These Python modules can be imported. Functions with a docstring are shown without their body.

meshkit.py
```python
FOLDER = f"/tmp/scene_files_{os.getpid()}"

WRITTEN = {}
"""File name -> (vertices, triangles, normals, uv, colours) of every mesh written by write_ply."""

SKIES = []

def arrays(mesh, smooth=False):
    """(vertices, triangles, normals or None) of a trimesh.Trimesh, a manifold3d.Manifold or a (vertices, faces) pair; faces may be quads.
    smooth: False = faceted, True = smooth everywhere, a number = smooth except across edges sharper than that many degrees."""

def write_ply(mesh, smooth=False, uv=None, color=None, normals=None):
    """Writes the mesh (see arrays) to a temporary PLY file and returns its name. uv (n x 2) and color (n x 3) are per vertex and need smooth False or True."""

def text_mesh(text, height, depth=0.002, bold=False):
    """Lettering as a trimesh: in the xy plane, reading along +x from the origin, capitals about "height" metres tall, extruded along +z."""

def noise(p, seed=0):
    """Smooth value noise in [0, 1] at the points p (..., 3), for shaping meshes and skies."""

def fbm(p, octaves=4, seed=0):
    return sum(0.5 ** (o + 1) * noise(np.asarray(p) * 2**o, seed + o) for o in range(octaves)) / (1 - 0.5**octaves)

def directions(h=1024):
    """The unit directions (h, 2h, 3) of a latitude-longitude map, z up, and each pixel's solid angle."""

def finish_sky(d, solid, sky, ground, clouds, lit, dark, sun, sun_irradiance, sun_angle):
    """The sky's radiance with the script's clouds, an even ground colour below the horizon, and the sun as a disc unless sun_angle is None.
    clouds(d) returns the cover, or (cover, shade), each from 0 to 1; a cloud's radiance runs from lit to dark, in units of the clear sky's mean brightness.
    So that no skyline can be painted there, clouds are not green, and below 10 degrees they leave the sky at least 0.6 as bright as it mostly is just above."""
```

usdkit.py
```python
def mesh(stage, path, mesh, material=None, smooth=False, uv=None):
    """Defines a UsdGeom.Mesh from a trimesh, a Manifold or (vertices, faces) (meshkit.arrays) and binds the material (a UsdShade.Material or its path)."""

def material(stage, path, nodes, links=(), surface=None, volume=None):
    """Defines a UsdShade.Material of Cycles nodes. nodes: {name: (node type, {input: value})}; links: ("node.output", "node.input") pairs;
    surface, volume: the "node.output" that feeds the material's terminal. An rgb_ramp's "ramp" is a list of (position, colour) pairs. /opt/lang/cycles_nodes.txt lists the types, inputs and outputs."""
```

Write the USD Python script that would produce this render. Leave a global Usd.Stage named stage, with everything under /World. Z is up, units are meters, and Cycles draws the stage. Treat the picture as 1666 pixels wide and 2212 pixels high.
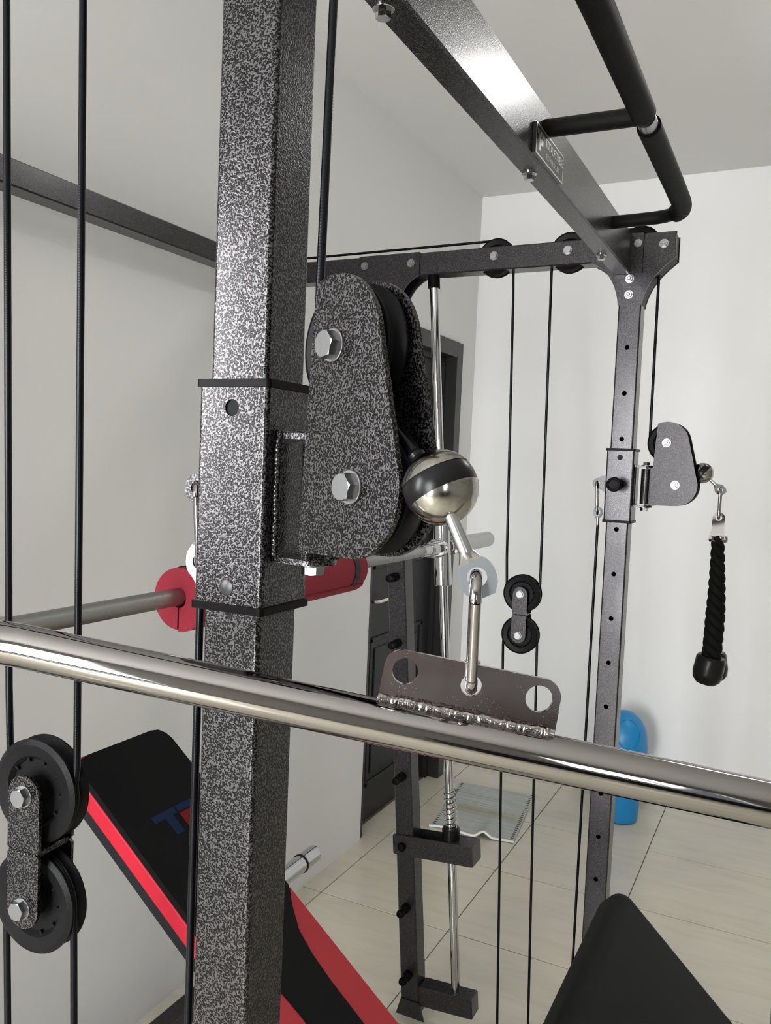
import math
import numpy as np
import trimesh
import manifold3d as m3
from shapely.geometry import Polygon, Point, box as sbox
from shapely.ops import unary_union
from shapely import affinity
import usdkit
import meshkit
from pxr import Usd, UsdGeom, UsdLux, UsdShade, Gf, Sdf

stage = Usd.Stage.CreateInMemory()
UsdGeom.SetStageUpAxis(stage, UsdGeom.Tokens.z)
UsdGeom.SetStageMetersPerUnit(stage, 1.0)
UsdGeom.Xform.Define(stage, '/World')
UsdGeom.Scope.Define(stage, '/World/Looks')
rng = np.random.default_rng(7)
PI = math.pi
V = lambda *a: np.array(a, float)

# ------------------------------------------------------------------ camera
CAM = V(0, 0, 1.58)
YAW, PITCH, ROLL = 0.4621, -0.0588555, 0.0422435
F_PX, W_PX = 1792.0, 1666.0
fwd = V(-math.sin(YAW) * math.cos(PITCH), math.cos(YAW) * math.cos(PITCH), math.sin(PITCH))
rgt = V(math.cos(YAW), math.sin(YAW), 0)
upv = np.cross(rgt, fwd)
c_, s_ = math.cos(ROLL), math.sin(ROLL)
cr, cu = c_ * rgt + s_ * upv, -s_ * rgt + c_ * upv
cam = UsdGeom.Camera.Define(stage, '/World/camera')
cam.CreateHorizontalApertureAttr(36.0)
cam.CreateVerticalApertureAttr(36.0 * 2212 / 1666)
cam.CreateFocalLengthAttr(36.0 * F_PX / W_PX)
cam.CreateClippingRangeAttr(Gf.Vec2f(0.02, 100))
M4 = np.eye(4)
M4[0, :3], M4[1, :3], M4[2, :3], M4[3, :3] = cr, cu, -fwd, CAM
cam.AddTransformOp().Set(Gf.Matrix4d(M4.tolist()))
cam.CreateExposureAttr(0.58)

# ------------------------------------------------------------------ daylight and lamp
XW, XR, YB, YF, ZC = -1.556, 3.3, 4.09, -2.6, 2.963       # left, right, back, front walls and ceiling


def rect_light(name, pos, normal, up, w, h, power, color):
    n = np.array(normal, float); n /= np.linalg.norm(n)
    u = np.array(up, float); r = np.cross(u, -n * -1); r = np.cross(u, n)
    l = UsdLux.RectLight.Define(stage, '/World/' + name)
    l.CreateWidthAttr(w); l.CreateHeightAttr(h); l.CreateIntensityAttr(power)
    l.CreateColorAttr(Gf.Vec3f(*color))
    m = np.eye(4); m[0, :3], m[1, :3], m[2, :3], m[3, :3] = r, u, n * -1, pos
    if np.linalg.det(m[:3, :3]) < 0:
        m[0, :3] = -r
    l.AddTransformOp().Set(Gf.Matrix4d(m.tolist()))
    return l


WIN1 = (-1.42, -0.35, 0.10, 2.35)     # on the front wall: x0, x1, z0, z1
WIN2 = (1.75, 2.95, 0.95, 2.25)       # on the front wall, further right: x0, x1, z0, z1
WIN3 = (-1.55, -0.50, 1.05, 2.30)     # on the left wall, behind the camera: y0, y1, z0, z1
DAY = (0.97, 0.985, 1.0)
TILT = math.radians(20)                # sky light comes in from above
TC, TS_ = math.cos(TILT), math.sin(TILT)
rect_light('daylight', (sum(WIN1[:2]) / 2, YF - 0.42, sum(WIN1[2:]) / 2 + 0.08), (0, TC, -TS_), (0, TS_, TC), WIN1[1] - WIN1[0], WIN1[3] - WIN1[2], 28.0, DAY)
rect_light('daylight_001', (sum(WIN2[:2]) / 2, YF - 0.55, sum(WIN2[2:]) / 2 + 0.15), (0, TC, -TS_), (0, TS_, TC), WIN2[1] - WIN2[0], WIN2[3] - WIN2[2], 6.0, DAY)
rect_light('daylight_002', (XW - 0.55, sum(WIN3[:2]) / 2, sum(WIN3[2:]) / 2 + 0.15), (TC, 0, -TS_), (TS_, 0, TC), WIN3[1] - WIN3[0], WIN3[3] - WIN3[2], 32.0, DAY)
LAMP = V(0.30, 2.80, ZC)
dome = UsdLux.DomeLight.Define(stage, '/World/sky')
dome.CreateIntensityAttr(0.1); dome.CreateColorAttr(Gf.Vec3f(0.8, 0.9, 1.0))

# ------------------------------------------------------------------ materials
MAT = {}


def mat(name, nodes, links=(), surface='p.BSDF'):
    MAT[name] = usdkit.material(stage, '/World/Looks/' + name, nodes, links, surface=surface)


def plain(name, color, rough=0.5, metal=0.0, spec=0.5, coat=0.0, bump=None):
    nodes = {'p': ('principled_bsdf', dict(base_color=color, roughness=rough, metallic=metal, specular_ior_level=spec, coat_weight=coat))}
    links = []
    if bump:
        scale, dist = bump
        nodes['g'] = ('geometry', {})
        nodes['n'] = ('noise_texture', dict(scale=scale, detail=3.0, roughness=0.6))
        nodes['b'] = ('bump', dict(strength=1.0, distance=dist))
        links += [('g.position', 'n.vector'), ('n.fac', 'b.height'), ('b.normal', 'p.normal')]
    mat(name, nodes, links)


# hammer-tone enamel: dark pits in a light metallic web
def enamel(name, dark, light, bump):
    mat(name, {
        'g': ('geometry', {}),
        'w': ('noise_texture', dict(scale=260.0, detail=1.0, roughness=0.5)),
        'wm': ('mix', dict(mix_type='linear_light', fac=0.0016)),
        'v': ('voronoi_texture', dict(scale=640.0, feature='smooth_f1', smoothness=0.25, randomness=1.0)),
        'r': ('rgb_ramp', dict(ramp=[(0.0, (0, 0, 0)), (0.50, (0.0, 0.0, 0.0)), (0.64, (1, 1, 1)), (1.0, (1, 1, 1))])),
        'c': ('mix', dict(color1=dark, color2=light)),
        'ro': ('map_range', dict(from_min=0.0, from_max=1.0, to_min=0.24, to_max=0.30)),
        'b': ('bump', dict(strength=0.7, distance=bump)),
        'p': ('principled_bsdf', dict(metallic=0.7, roughness=0.38, specular_ior_level=0.2, coat_weight=0.20, coat_roughness=0.16)),
    }, [('g.position', 'w.vector'), ('g.position', 'wm.color1'), ('w.color', 'wm.color2'), ('wm.color', 'v.vector'), ('v.distance', 'r.fac'),
        ('r.color', 'c.fac'), ('c.color', 'p.base_color'), ('v.distance', 'b.height'), ('b.normal', 'p.normal'), ('r.color', 'ro.value'), ('ro.result', 'p.roughness')])


enamel('hammer', (0.005, 0.005, 0.005), (0.080, 0.073, 0.077), 0.00028)
enamel('hammer_fine', (0.024, 0.0225, 0.024), (0.054, 0.050, 0.053), 0.00020)
plain('black_enamel', (0.004, 0.004, 0.004), 0.40, spec=0.15, bump=(700.0, 0.0006))
plain('steel_chrome', (0.27, 0.258, 0.252), 0.05, 1.0)
plain('bright_chrome', (0.50, 0.505, 0.515), 0.08, 1.0)
plain('zinc', (0.28, 0.285, 0.29), 0.28, 1.0, bump=(400.0, 0.0001))
plain('zinc_flat', (0.27, 0.295, 0.31), 0.30, 1.0)
mat('nickel', {
    'g': ('geometry', {}),
    'n': ('noise_texture', dict(scale=90.0, detail=4.0)),
    'c': ('rgb_ramp', dict(ramp=[(0.35, (0.26, 0.25, 0.225)), (0.55, (0.37, 0.36, 0.33)), (0.75, (0.42, 0.41, 0.38))])),
    'ro': ('map_range', dict(from_min=0.4, from_max=0.7, to_min=0.17, to_max=0.09)),
    'p': ('principled_bsdf', dict(metallic=1.0)),
}, [('g.position', 'n.vector'), ('n.fac', 'c.fac'), ('c.color', 'p.base_color'), ('n.fac', 'ro.value'), ('ro.result', 'p.roughness')])
plain('alloy', (0.42, 0.425, 0.43), 0.26, 1.0)
plain('plastic', (0.003, 0.003, 0.0033), 0.36, spec=0.05)
plain('pulley_black', (0.0045, 0.0045, 0.005), 0.40, spec=0.08, bump=(600.0, 0.0002))
plain('rubber', (0.004, 0.0037, 0.004), 0.28, spec=0.18)
plain('foam_grip', (0.003, 0.003, 0.003), 0.55, spec=0.08, bump=(900.0, 0.0006))
plain('vinyl_black', (0.0045, 0.005, 0.005), 0.5, spec=0.08, bump=(1400.0, 0.0003))
plain('vinyl_red', (0.43, 0.008, 0.024), 0.48, spec=0.3, bump=(1400.0, 0.0003))
plain('inlay_red', (0.40, 0.012, 0.020), 0.55, bump=(1400.0, 0.0003))
plain('print_blue', (0.007, 0.018, 0.052), 0.6, spec=0.1)
plain('print_red', (0.15, 0.010, 0.010), 0.6, spec=0.1)
plain('print_faint_blue', (0.006, 0.011, 0.018), 0.6, spec=0.08)
plain('print_faint_red', (0.022, 0.009, 0.007), 0.6, spec=0.08)
plain('board_black', (0.008, 0.009, 0.0105), 0.6, spec=0.2)
plain('foam_red', (0.23, 0.004, 0.018), 0.75, bump=(1500.0, 0.0005))
plain('bin_blue', (0.004, 0.205, 0.47), 0.38)
plain('door_wood', (0.012, 0.013, 0.014), 0.42, spec=0.3)
plain('door_frame_wood', (0.012, 0.011, 0.011), 0.38)
plain('handle_steel', (0.72, 0.66, 0.58), 0.25, 1.0)
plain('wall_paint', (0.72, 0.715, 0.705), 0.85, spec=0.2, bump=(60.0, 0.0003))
plain('lit_wall_paint', (0.82, 0.82, 0.815), 0.85, spec=0.2, bump=(60.0, 0.0003))  # same wall paint lightened for the back wall; its brighter light is in the colour
plain('low_bounce_paint', (0.30, 0.29, 0.27), 0.85, spec=0.2)  # unseen front and right walls coloured dark to cut bounced light
plain('ceiling_paint', (0.72, 0.712, 0.70), 0.9, spec=0.1)
plain('grout', (0.13, 0.12, 0.098), 0.9, spec=0.1)
plain('rope_black', (0.002, 0.002, 0.002), 0.7, spec=0.1, bump=(1200.0, 0.0006))
plain('white_paint', (0.80, 0.80, 0.78), 0.5)
plain('trim_white', (0.78, 0.77, 0.75), 0.8)
plain('sign_black', (0.015, 0.013, 0.012), 0.25)
plain('sign_silver', (0.62, 0.61, 0.59), 0.30, 1.0)
plain('pin_grey', (0.03, 0.03, 0.03), 0.35, 0.5)
plain('stitch', (0.07, 0.07, 0.055), 0.9, spec=0.1)
plain('scorch', (0.020, 0.007, 0.004), 0.55, 0.0, spec=0.2)
mat('lamp_glow', {'e': ('emission', dict(color=(1.0, 0.99, 0.97), strength=18.0))}, surface='e.emission')
# cable with a fine laid outer skin
mat('cable_skin', {
    'g': ('geometry', {}),
    'w': ('wave_texture', dict(wave_type='bands', bands_direction='z', scale=130.0, distortion=2.0, detail=1.0)),
    'b': ('bump', dict(strength=0.12, distance=0.0003)),
    'p': ('principled_bsdf', dict(base_color=(0.002, 0.0024, 0.0035), roughness=0.25, specular_ior_level=0.16)),
}, [('g.position', 'w.vector'), ('w.fac', 'b.height'), ('b.normal', 'p.normal')])
# knurled grip of the bar
mat('knurl', {
    'g': ('geometry', {}),
    'm1': ('mapping', dict(rotation=(0.9, 0.0, 0.0), scale=(1, 1, 1))),
    'm2': ('mapping', dict(rotation=(-0.9, 0.0, 0.0), scale=(1, 1, 1))),
    'a': ('wave_texture', dict(wave_type='bands', bands_direction='y', scale=170.0)),
    'd': ('wave_texture', dict(wave_type='bands', bands_direction='y', scale=170.0)),
    'x': ('math', dict(math_type='multiply')),
    'b': ('bump', dict(strength=0.45, distance=0.0006)),
    'p': ('principled_bsdf', dict(base_color=(0.30, 0.31, 0.295), roughness=0.30, metallic=1.0)),
}, [('g.position', 'm1.vector'), ('g.position', 'm2.vector'), ('m1.vector', 'a.vector'), ('m2.vector', 'd.vector'),
    ('a.fac', 'x.value1'), ('d.fac', 'x.value2'), ('x.value', 'b.height'), ('b.normal', 'p.normal')])
# polished tile with faint streaks along x
mat('tile_glaze', {
    'g': ('geometry', {}),
    'm': ('mapping', dict(scale=(1.6, 9.0, 1.0))),
    'n': ('noise_texture', dict(scale=1.6, detail=6.0, roughness=0.6, distortion=0.8)),
    'n2': ('noise_texture', dict(scale=2.2, detail=2.0)),
    'r': ('rgb_ramp', dict(ramp=[(0.25, (0.53, 0.49, 0.39)), (0.5, (0.585, 0.55, 0.45)), (0.75, (0.62, 0.585, 0.485))])),
    'r2': ('rgb_ramp', dict(ramp=[(0.35, (0.92, 0.92, 0.95)), (0.65, (1.0, 0.99, 0.96))])),
    'c': ('mix', dict(mix_type='multiply', fac=1.0)),
    'p': ('principled_bsdf', dict(roughness=0.20, specular_ior_level=0.5)),
}, [('g.position', 'm.vector'), ('m.vector', 'n.vector'), ('n.fac', 'r.fac'), ('g.position', 'n2.vector'), ('n2.fac', 'r2.fac'),
    ('r.color', 'c.color1'), ('r2.color', 'c.color2'), ('c.color', 'p.base_color')])
# plated bracket with weld spatter
mat('spatter_plate', {
    'g': ('geometry', {}),
    'v': ('voronoi_texture', dict(scale=680.0)),
    'n': ('noise_texture', dict(scale=60.0, detail=3.0)),
    'lt': ('math', dict(math_type='less_than', value2=0.19)),
    'gt': ('math', dict(math_type='greater_than', value2=0.52)),
    'x': ('math', dict(math_type='multiply')),
    'b': ('bump', dict(strength=1.0, distance=0.0010)),
    'n3': ('noise_texture', dict(scale=24.0, detail=2.0)),
    'k': ('mix', dict(color2=(0.75, 0.74, 0.74))),
    'c': ('rgb_ramp', dict(ramp=[(0.3, (0.22, 0.165, 0.17)), (0.6, (0.30, 0.275, 0.28)), (0.8, (0.31, 0.30, 0.33))])),
    'p': ('principled_bsdf', dict(metallic=1.0, roughness=0.14)),
}, [('g.position', 'v.vector'), ('g.position', 'n.vector'), ('v.distance', 'lt.value1'), ('n.fac', 'gt.value1'), ('lt.value', 'x.value1'), ('gt.value', 'x.value2'),
    ('x.value', 'b.height'), ('b.normal', 'p.normal'), ('g.position', 'n3.vector'), ('n3.fac', 'c.fac'), ('c.color', 'k.color1'), ('x.value', 'k.fac'), ('k.color', 'p.base_color')])
mat('weld_metal', {
    'g': ('geometry', {}),
    'n': ('noise_texture', dict(scale=180.0, detail=4.0)),
    'c': ('rgb_ramp', dict(ramp=[(0.28, (0.050, 0.022, 0.015)), (0.37, (0.24, 0.22, 0.21)), (0.8, (0.36, 0.345, 0.34))])),
    'n2': ('noise_texture', dict(scale=300.0, detail=2.0)),
    'b': ('bump', dict(strength=0.8, distance=0.0005)),
    'p': ('principled_bsdf', dict(metallic=1.0, roughness=0.20)),
}, [('g.position', 'n.vector'), ('n.fac', 'c.fac'), ('c.color', 'p.base_color'), ('g.position', 'n2.vector'), ('n2.fac', 'b.height'), ('b.normal', 'p.normal')])
# woven mat, stripes run along x
mat('mat_weave', {
    'g': ('geometry', {}),
    'm': ('mapping', dict(scale=(0.6, 1.0, 0.0), rotation=(0, 0, -0.07))),
    'w': ('noise_texture', dict(scale=1.0, detail=5.0, roughness=0.75)),
    'm2': ('mapping', dict(scale=(2.0, 90.0, 0.0), rotation=(0, 0, -0.07))),
    'r': ('rgb_ramp', dict(ramp=[(0.30, (0.30, 0.325, 0.31)), (0.5, (0.45, 0.475, 0.455)), (0.70, (0.60, 0.61, 0.585))])),
    'n': ('noise_texture', dict(scale=5.0, detail=2.0)),
    'r2': ('rgb_ramp', dict(ramp=[(0.30, (0.35, 0.35, 0.35)), (0.60, (1, 1, 1))])),
    'sx': ('separate_xyz', {}),
    'sy': ('map_range', dict(from_min=3.30, from_max=3.85, to_min=0.0, to_max=1.0)),
    'rs': ('rgb_ramp', dict(ramp=[(0.0, (0, 0, 0)), (0.34, (0, 0, 0)), (0.45, (0.85, 0.85, 0.85)), (0.56, (0, 0, 0)), (1.0, (0, 0, 0))])),
    'mx': ('mix', dict(mix_type='multiply', fac=1.0)),
    'c': ('mix', dict(color2=(0.36, 0.32, 0.21))),
    'p': ('principled_bsdf', dict(roughness=0.95, specular_ior_level=0.1)),
}, [('g.position', 'm2.vector'), ('m2.vector', 'w.vector'), ('w.fac', 'r.fac'), ('g.position', 'm.vector'), ('m.vector', 'n.vector'), ('n.fac', 'r2.fac'),
    ('r2.color', 'mx.color1'), ('g.position', 'sx.vector'), ('sx.y', 'sy.value'), ('sy.result', 'rs.fac'), ('rs.color', 'mx.color2'), ('mx.color', 'c.fac'), ('r.color', 'c.color1'), ('c.color', 'p.base_color')])

# ------------------------------------------------------------------ scene tree helpers
TAKEN = {}
BASE = {}


def numbered(parent, name):
    k = (parent, name)
    n = TAKEN.get(k, 0)
    TAKEN[k] = n + 1
    return name if n == 0 else '%s_%03d' % (name, n)


def put(prim, label=None, cat=None, group=None, kind=None):
    for k, v in (('label', label), ('category', cat), ('group', group), ('kind', kind)):
        if v:
            prim.SetCustomDataByKey(k, v)


def thing(name, label=None, cat=None, loc=(0, 0, 0), group=None, kind=None):
    path = '/World/' + numbered('/World', name)
    x = UsdGeom.Xform.Define(stage, path)
    x.AddTranslateOp().Set(Gf.Vec3d(*map(float, loc)))
    put(x.GetPrim(), label, cat, group, kind)
    BASE[path] = V(*loc)
    return path


def tm(m):
    if isinstance(m, m3.Manifold):
        a = m.to_mesh()
        return trimesh.Trimesh(np.array(a.vert_properties[:, :3]), np.array(a.tri_verts), process=False)
    return m


def part(parent, name, mesh, material, smooth=30, label=None, kind=None):
    """One mesh in world coordinates, as a child of a thing or of a part."""
    if isinstance(mesh, (list, tuple)):
        mesh = trimesh.util.concatenate([tm(x) for x in mesh])
    mesh = tm(mesh).copy()
    path = parent + '/' + numbered(parent, name)
    top = '/'.join(path.split('/')[:3])
    mesh.apply_translation(-BASE.get(top, V(0, 0, 0)))
    p = usdkit.mesh(stage, path, mesh, MAT[material], smooth=smooth)
    put(p.GetPrim(), label, kind=kind)
    return path


def solo(name, mesh, material, label=None, cat=None, group=None, kind=None, smooth=30):
    if isinstance(mesh, (list, tuple)):
        mesh = trimesh.util.concatenate([tm(x) for x in mesh])
    path = '/World/' + numbered('/World', name)
    p = usdkit.mesh(stage, path, tm(mesh), MAT[material], smooth=smooth)
    put(p.GetPrim(), label, cat, group, kind)
    return path


# ------------------------------------------------------------------ shapes
def frame(o, ex, ey, ez):
    m = np.eye(4)
    m[:3, 0], m[:3, 1], m[:3, 2], m[:3, 3] = ex, ey, ez, o
    return m


def unit(v):
    v = np.array(v, float)
    return v / np.linalg.norm(v)


def along(p, d, spin=0.0):
    """Frame at p whose z is d."""
    d = unit(d)
    a = V(0, 0, 1) if abs(d[2]) < 0.9 else V(1, 0, 0)
    x = unit(np.cross(a, d)); y = np.cross(d, x)
    x, y = x * math.cos(spin) + y * math.sin(spin), -x * math.sin(spin) + y * math.cos(spin)
    return frame(p, x, y, d)


def cbox(lo, hi, r=0.0015, T=None):
    lo, hi = np.minimum(lo, hi).astype(float), np.maximum(lo, hi).astype(float)
    r = min(r, 0.45 * (hi - lo).min())
    if r <= 0:
        m = trimesh.creation.box(bounds=[lo, hi])
    else:
        pts = []
        for i in range(8):
            s = [(i >> k) & 1 for k in range(3)]
            c = np.where(s, hi, lo)
            sg = np.where(s, -1, 1)
            for k in range(3):
                d = sg * r
                d[k] = 0
                pts.append(c + d)
        m = trimesh.Trimesh(np.array(pts)).convex_hull
    if T is not None:
        m.apply_transform(T)
    return m


def rbox(lo, hi, r, n=10, T=None):
    """Box with round edges, for cushions."""
    lo, hi = V(*lo) + r, V(*hi) - r
    s = m3.Manifold.sphere(r, n * 4)
    parts = [s.translate(tuple(np.where([(i >> k) & 1 for k in range(3)], hi, lo))) for i in range(8)]
    m = tm(m3.Manifold.batch_hull(parts))
    if T is not None:
        m.apply_transform(T)
    return m


def cyl(p0, p1, r, n=32, r1=None):
    p0, p1 = np.array(p0, float), np.array(p1, float)
    L = np.linalg.norm(p1 - p0)
    return lathe([(0, 0), (r, 0), (r if r1 is None else r1, L), (0, L)], along(p0, p1 - p0), n)


def lathe(profile, T=None, n=40):
    prof = np.array(profile, float)
    k = len(prof)
    a = np.arange(n) * 2 * PI / n
    v = np.stack([np.outer(np.cos(a), prof[:, 0]), np.outer(np.sin(a), prof[:, 0]), np.tile(prof[:, 1], (n, 1))], -1).reshape(-1, 3)
    f = []
    for i in range(n):
        j = (i + 1) % n
        for q in range(k - 1):
            A, B, C, D = i * k + q, j * k + q, j * k + q + 1, i * k + q + 1
            f += [(A, B, C), (A, C, D)]
    m = trimesh.Trimesh(v, f, process=False)
    m.merge_vertices()
    m.update_faces(m.nondegenerate_faces())
    if T is not None:
        m.apply_transform(T)
    return m


def tube(path, r, n=12, closed=False, caps=True):
    p = np.array(path, float)
    k = len(p)
    rr = np.broadcast_to(np.asarray(r, float), (k,))
    if closed:
        t = np.roll(p, -1, 0) - np.roll(p, 1, 0)
    else:
        t = np.gradient(p, axis=0)
    t /= np.linalg.norm(t, axis=1, keepdims=True)
    a = V(0, 0, 1) if abs(t[0][2]) < 0.9 else V(1, 0, 0)
    x = unit(np.cross(a, t[0]))
    xs = []
    for i in range(k):
        x = unit(x - t[i] * (x @ t[i]))
        xs.append(x)
    xs = np.array(xs); ys = np.cross(t, xs)
    ang = np.arange(n) * 2 * PI / n
    v = (p[:, None] + rr[:, None, None] * (np.cos(ang)[None, :, None] * xs[:, None] + np.sin(ang)[None, :, None] * ys[:, None])).reshape(-1, 3)
    f = []
    for i in range(k if closed else k - 1):
        i2 = (i + 1) % k
        for j in range(n):
            j2 = (j + 1) % n
            A, B, C, D = i * n + j, i * n + j2, i2 * n + j2, i2 * n + j
            f += [(A, B, C), (A, C, D)]
    if not closed and caps:
        v = np.vstack([v, p[0], p[-1]])
        for j in range(n):
            j2 = (j + 1) % n
            f += [(k * n, j2, j), (k * n + 1, (k - 1) * n + j, (k - 1) * n + j2)]
    return trimesh.Trimesh(v, f, process=False)


def plate(poly, t, T):
    """A flat plate: the outline in the frame's xy, thickness along its z."""
    ms = [trimesh.creation.extrude_polygon(g, t, engine='earcut') for g in getattr(poly, 'geoms', [poly])]
    m = trimesh.util.concatenate(ms)
    m.apply_transform(T)
    return m


def bolt(p, d, head=0.0092, h=0.006, washer=0.0115, spin=0.2):
    """Hex head with washer: (head, washer) meshes, standing on p along d."""
    T = along(p, d, spin)
    w = lathe([(0, 0), (washer, 0), (washer, 0.0012), (washer - 0.0005, 0.0017), (0, 0.0017)], T, 28)
    hexa = Polygon([(head * math.cos(a), head * math.sin(a)) for a in np.arange(6) * PI / 3])
    hm = tm(m3.Manifold.extrude(m3.CrossSection([list(hexa.exterior.coords)[:-1]]), h))
    cone = lathe([(0, 0), (head * 1.02, 0), (head * 1.02, h - 0.0011), (head * 0.86, h), (0, h)], None, 36)
    hm = m3.Manifold.extrude(m3.CrossSection([list(hexa.exterior.coords)[:-1]]), h)
    lc = m3.Manifold.cylinder(h - 0.0009, head * 1.02, head * 1.02, 36) + m3.Manifold.cylinder(0.0009, head * 1.02, head * 0.88, 36).translate((0, 0, h - 0.0009))
    hm = tm(hm ^ lc)
    hm.apply_translation((0, 0, 0.0017)); hm.apply_transform(T)
    return hm, w


def nut(p, d, head=0.008, h=0.006, washer=0.011, stud=0.004):
    hm, w = bolt(p, d, head, h, washer, spin=0.1)
    T = along(p, d)
    s = lathe([(0, 0), (stud, 0), (stud, h + 0.004), (stud * 0.8, h + 0.005), (0, h + 0.005)], T, 16)
    return trimesh.util.concatenate([hm, s]), w


def add_bolt(parent, p, d, kind=bolt, m='zinc', **k):
    hm, w = kind(V(*p), V(*d), **k)
    b = part(parent, 'bolt', hm, m)
    part(b, 'washer', w, m)


def smooth_path(pts, n=12):
    """Catmull-Rom through the points."""
    P = np.array(pts, float)
    P = np.vstack([2 * P[0] - P[1], P, 2 * P[-1] - P[-2]])
    out = []
    for i in range(1, len(P) - 2):
        t = np.linspace(0, 1, n, endpoint=False)[:, None]
        a, b, c, d = P[i - 1], P[i], P[i + 1], P[i + 2]
        out.append(0.5 * (2 * b + (c - a) * t + (2 * a - 5 * b + 4 * c - d) * t ** 2 + (3 * b - a - 3 * c + d) * t ** 3))
    return np.vstack(out + [P[-2][None]])


def arc(c, r, a0, a1, ex, ez, n=16):
    a = np.linspace(a0, a1, n)[:, None]
    return np.array(c, float) + r * (np.cos(a) * np.array(ex, float) + np.sin(a) * np.array(ez, float))


def hollow(lo, hi, wall, holes=()):
    """Square tube along z with round holes through its -y wall: holes are (x, z, radius)."""
    lo, hi = V(*lo), V(*hi)
    c = 0.004
    xs = m3.CrossSection.square((hi[0] - lo[0] - 2 * c, hi[1] - lo[1] - 2 * c)).translate((lo[0] + c, lo[1] + c)).offset(c, m3.JoinType.Round, 2.0, 16)
    m = m3.Manifold.extrude(xs - xs.offset(-wall, m3.JoinType.Round, 2.0, 16), hi[2] - lo[2]).translate((0, 0, lo[2]))
    for x, z, r in holes:
        m = m - m3.Manifold.cylinder(wall * 3, r, r, 20).rotate((-90, 0, 0)).translate((x, lo[1] - wall, z))
    return tm(m)


X, Y, Z = V(1, 0, 0), V(0, 1, 0), V(0, 0, 1)


def cushion(poly, z0, z1, r, T, r2=None):
    """Convex cushion: the outline between z0 and z1, its top edge rounded by r and its bottom edge by r2."""
    pts = []
    for rr, zb, sg in ((r, z1, 1), (r if r2 is None else r2, z0, -1)):
        for a in np.linspace(0, PI / 2, 7):
            g = poly.buffer(-rr * (1 - math.cos(a)) - 1e-6, 12)
            pts.append(np.c_[np.array(g.exterior.coords), np.full(len(g.exterior.coords), zb - sg * rr * (1 - math.sin(a)))])
    m = trimesh.Trimesh(np.vstack(pts)).convex_hull
    m.apply_transform(T)
    return m


def soft(x0, y0, x1, y1, r):
    return sbox(x0 + r, y0 + r, x1 - r, y1 - r).buffer(r, 16)


# ------------------------------------------------------------------ the room
fl = thing('floor', kind='structure')
part(fl, 'grout_bed', cbox((XW - 0.3, YF - 0.3, -0.06), (XR + 0.3, YB + 0.3, -0.0035), 0), 'grout')
tile_m = {}
for i in range(-1, 10):
    for j in range(-11, 4):
        x0, y0 = -1.477 + 0.5 * i, 2.568 + 0.5 * j
        x1, y1 = min(x0 + 0.5, XR), min(y0 + 0.5, YB)
        x0, y0 = max(x0, XW - 0.06), max(y0, YF)
        if x1 - x0 > 0.02 and y1 - y0 > 0.02:
            dz = 0.0004 * rng.random()
            part(fl, 'tile', cbox((x0 + 0.0018, y0 + 0.0018, -0.02), (x1 - 0.0018, y1 - 0.0018, -dz), 0.001), 'tile_glaze', smooth=False)

def holed_wall(axis, at, t, a0, a1, *wins):
    """A wall with window openings, made of blocks."""
    out, spans, last = [], [], a0
    for w0, w1, z0, z1 in wins:
        spans += [(last, w0, 0, ZC), (w0, w1, 0, z0), (w0, w1, z1, ZC)]
        last = w1
    spans.append((last, a1, 0, ZC))
    for p0, p1, q0, q1 in spans:
        lo, hi = ((p0, at, q0), (p1, at + t, q1)) if axis == 'x' else ((at, p0, q0), (at + t, p1, q1))
        out.append(cbox(lo, hi, 0))
    return out


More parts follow.
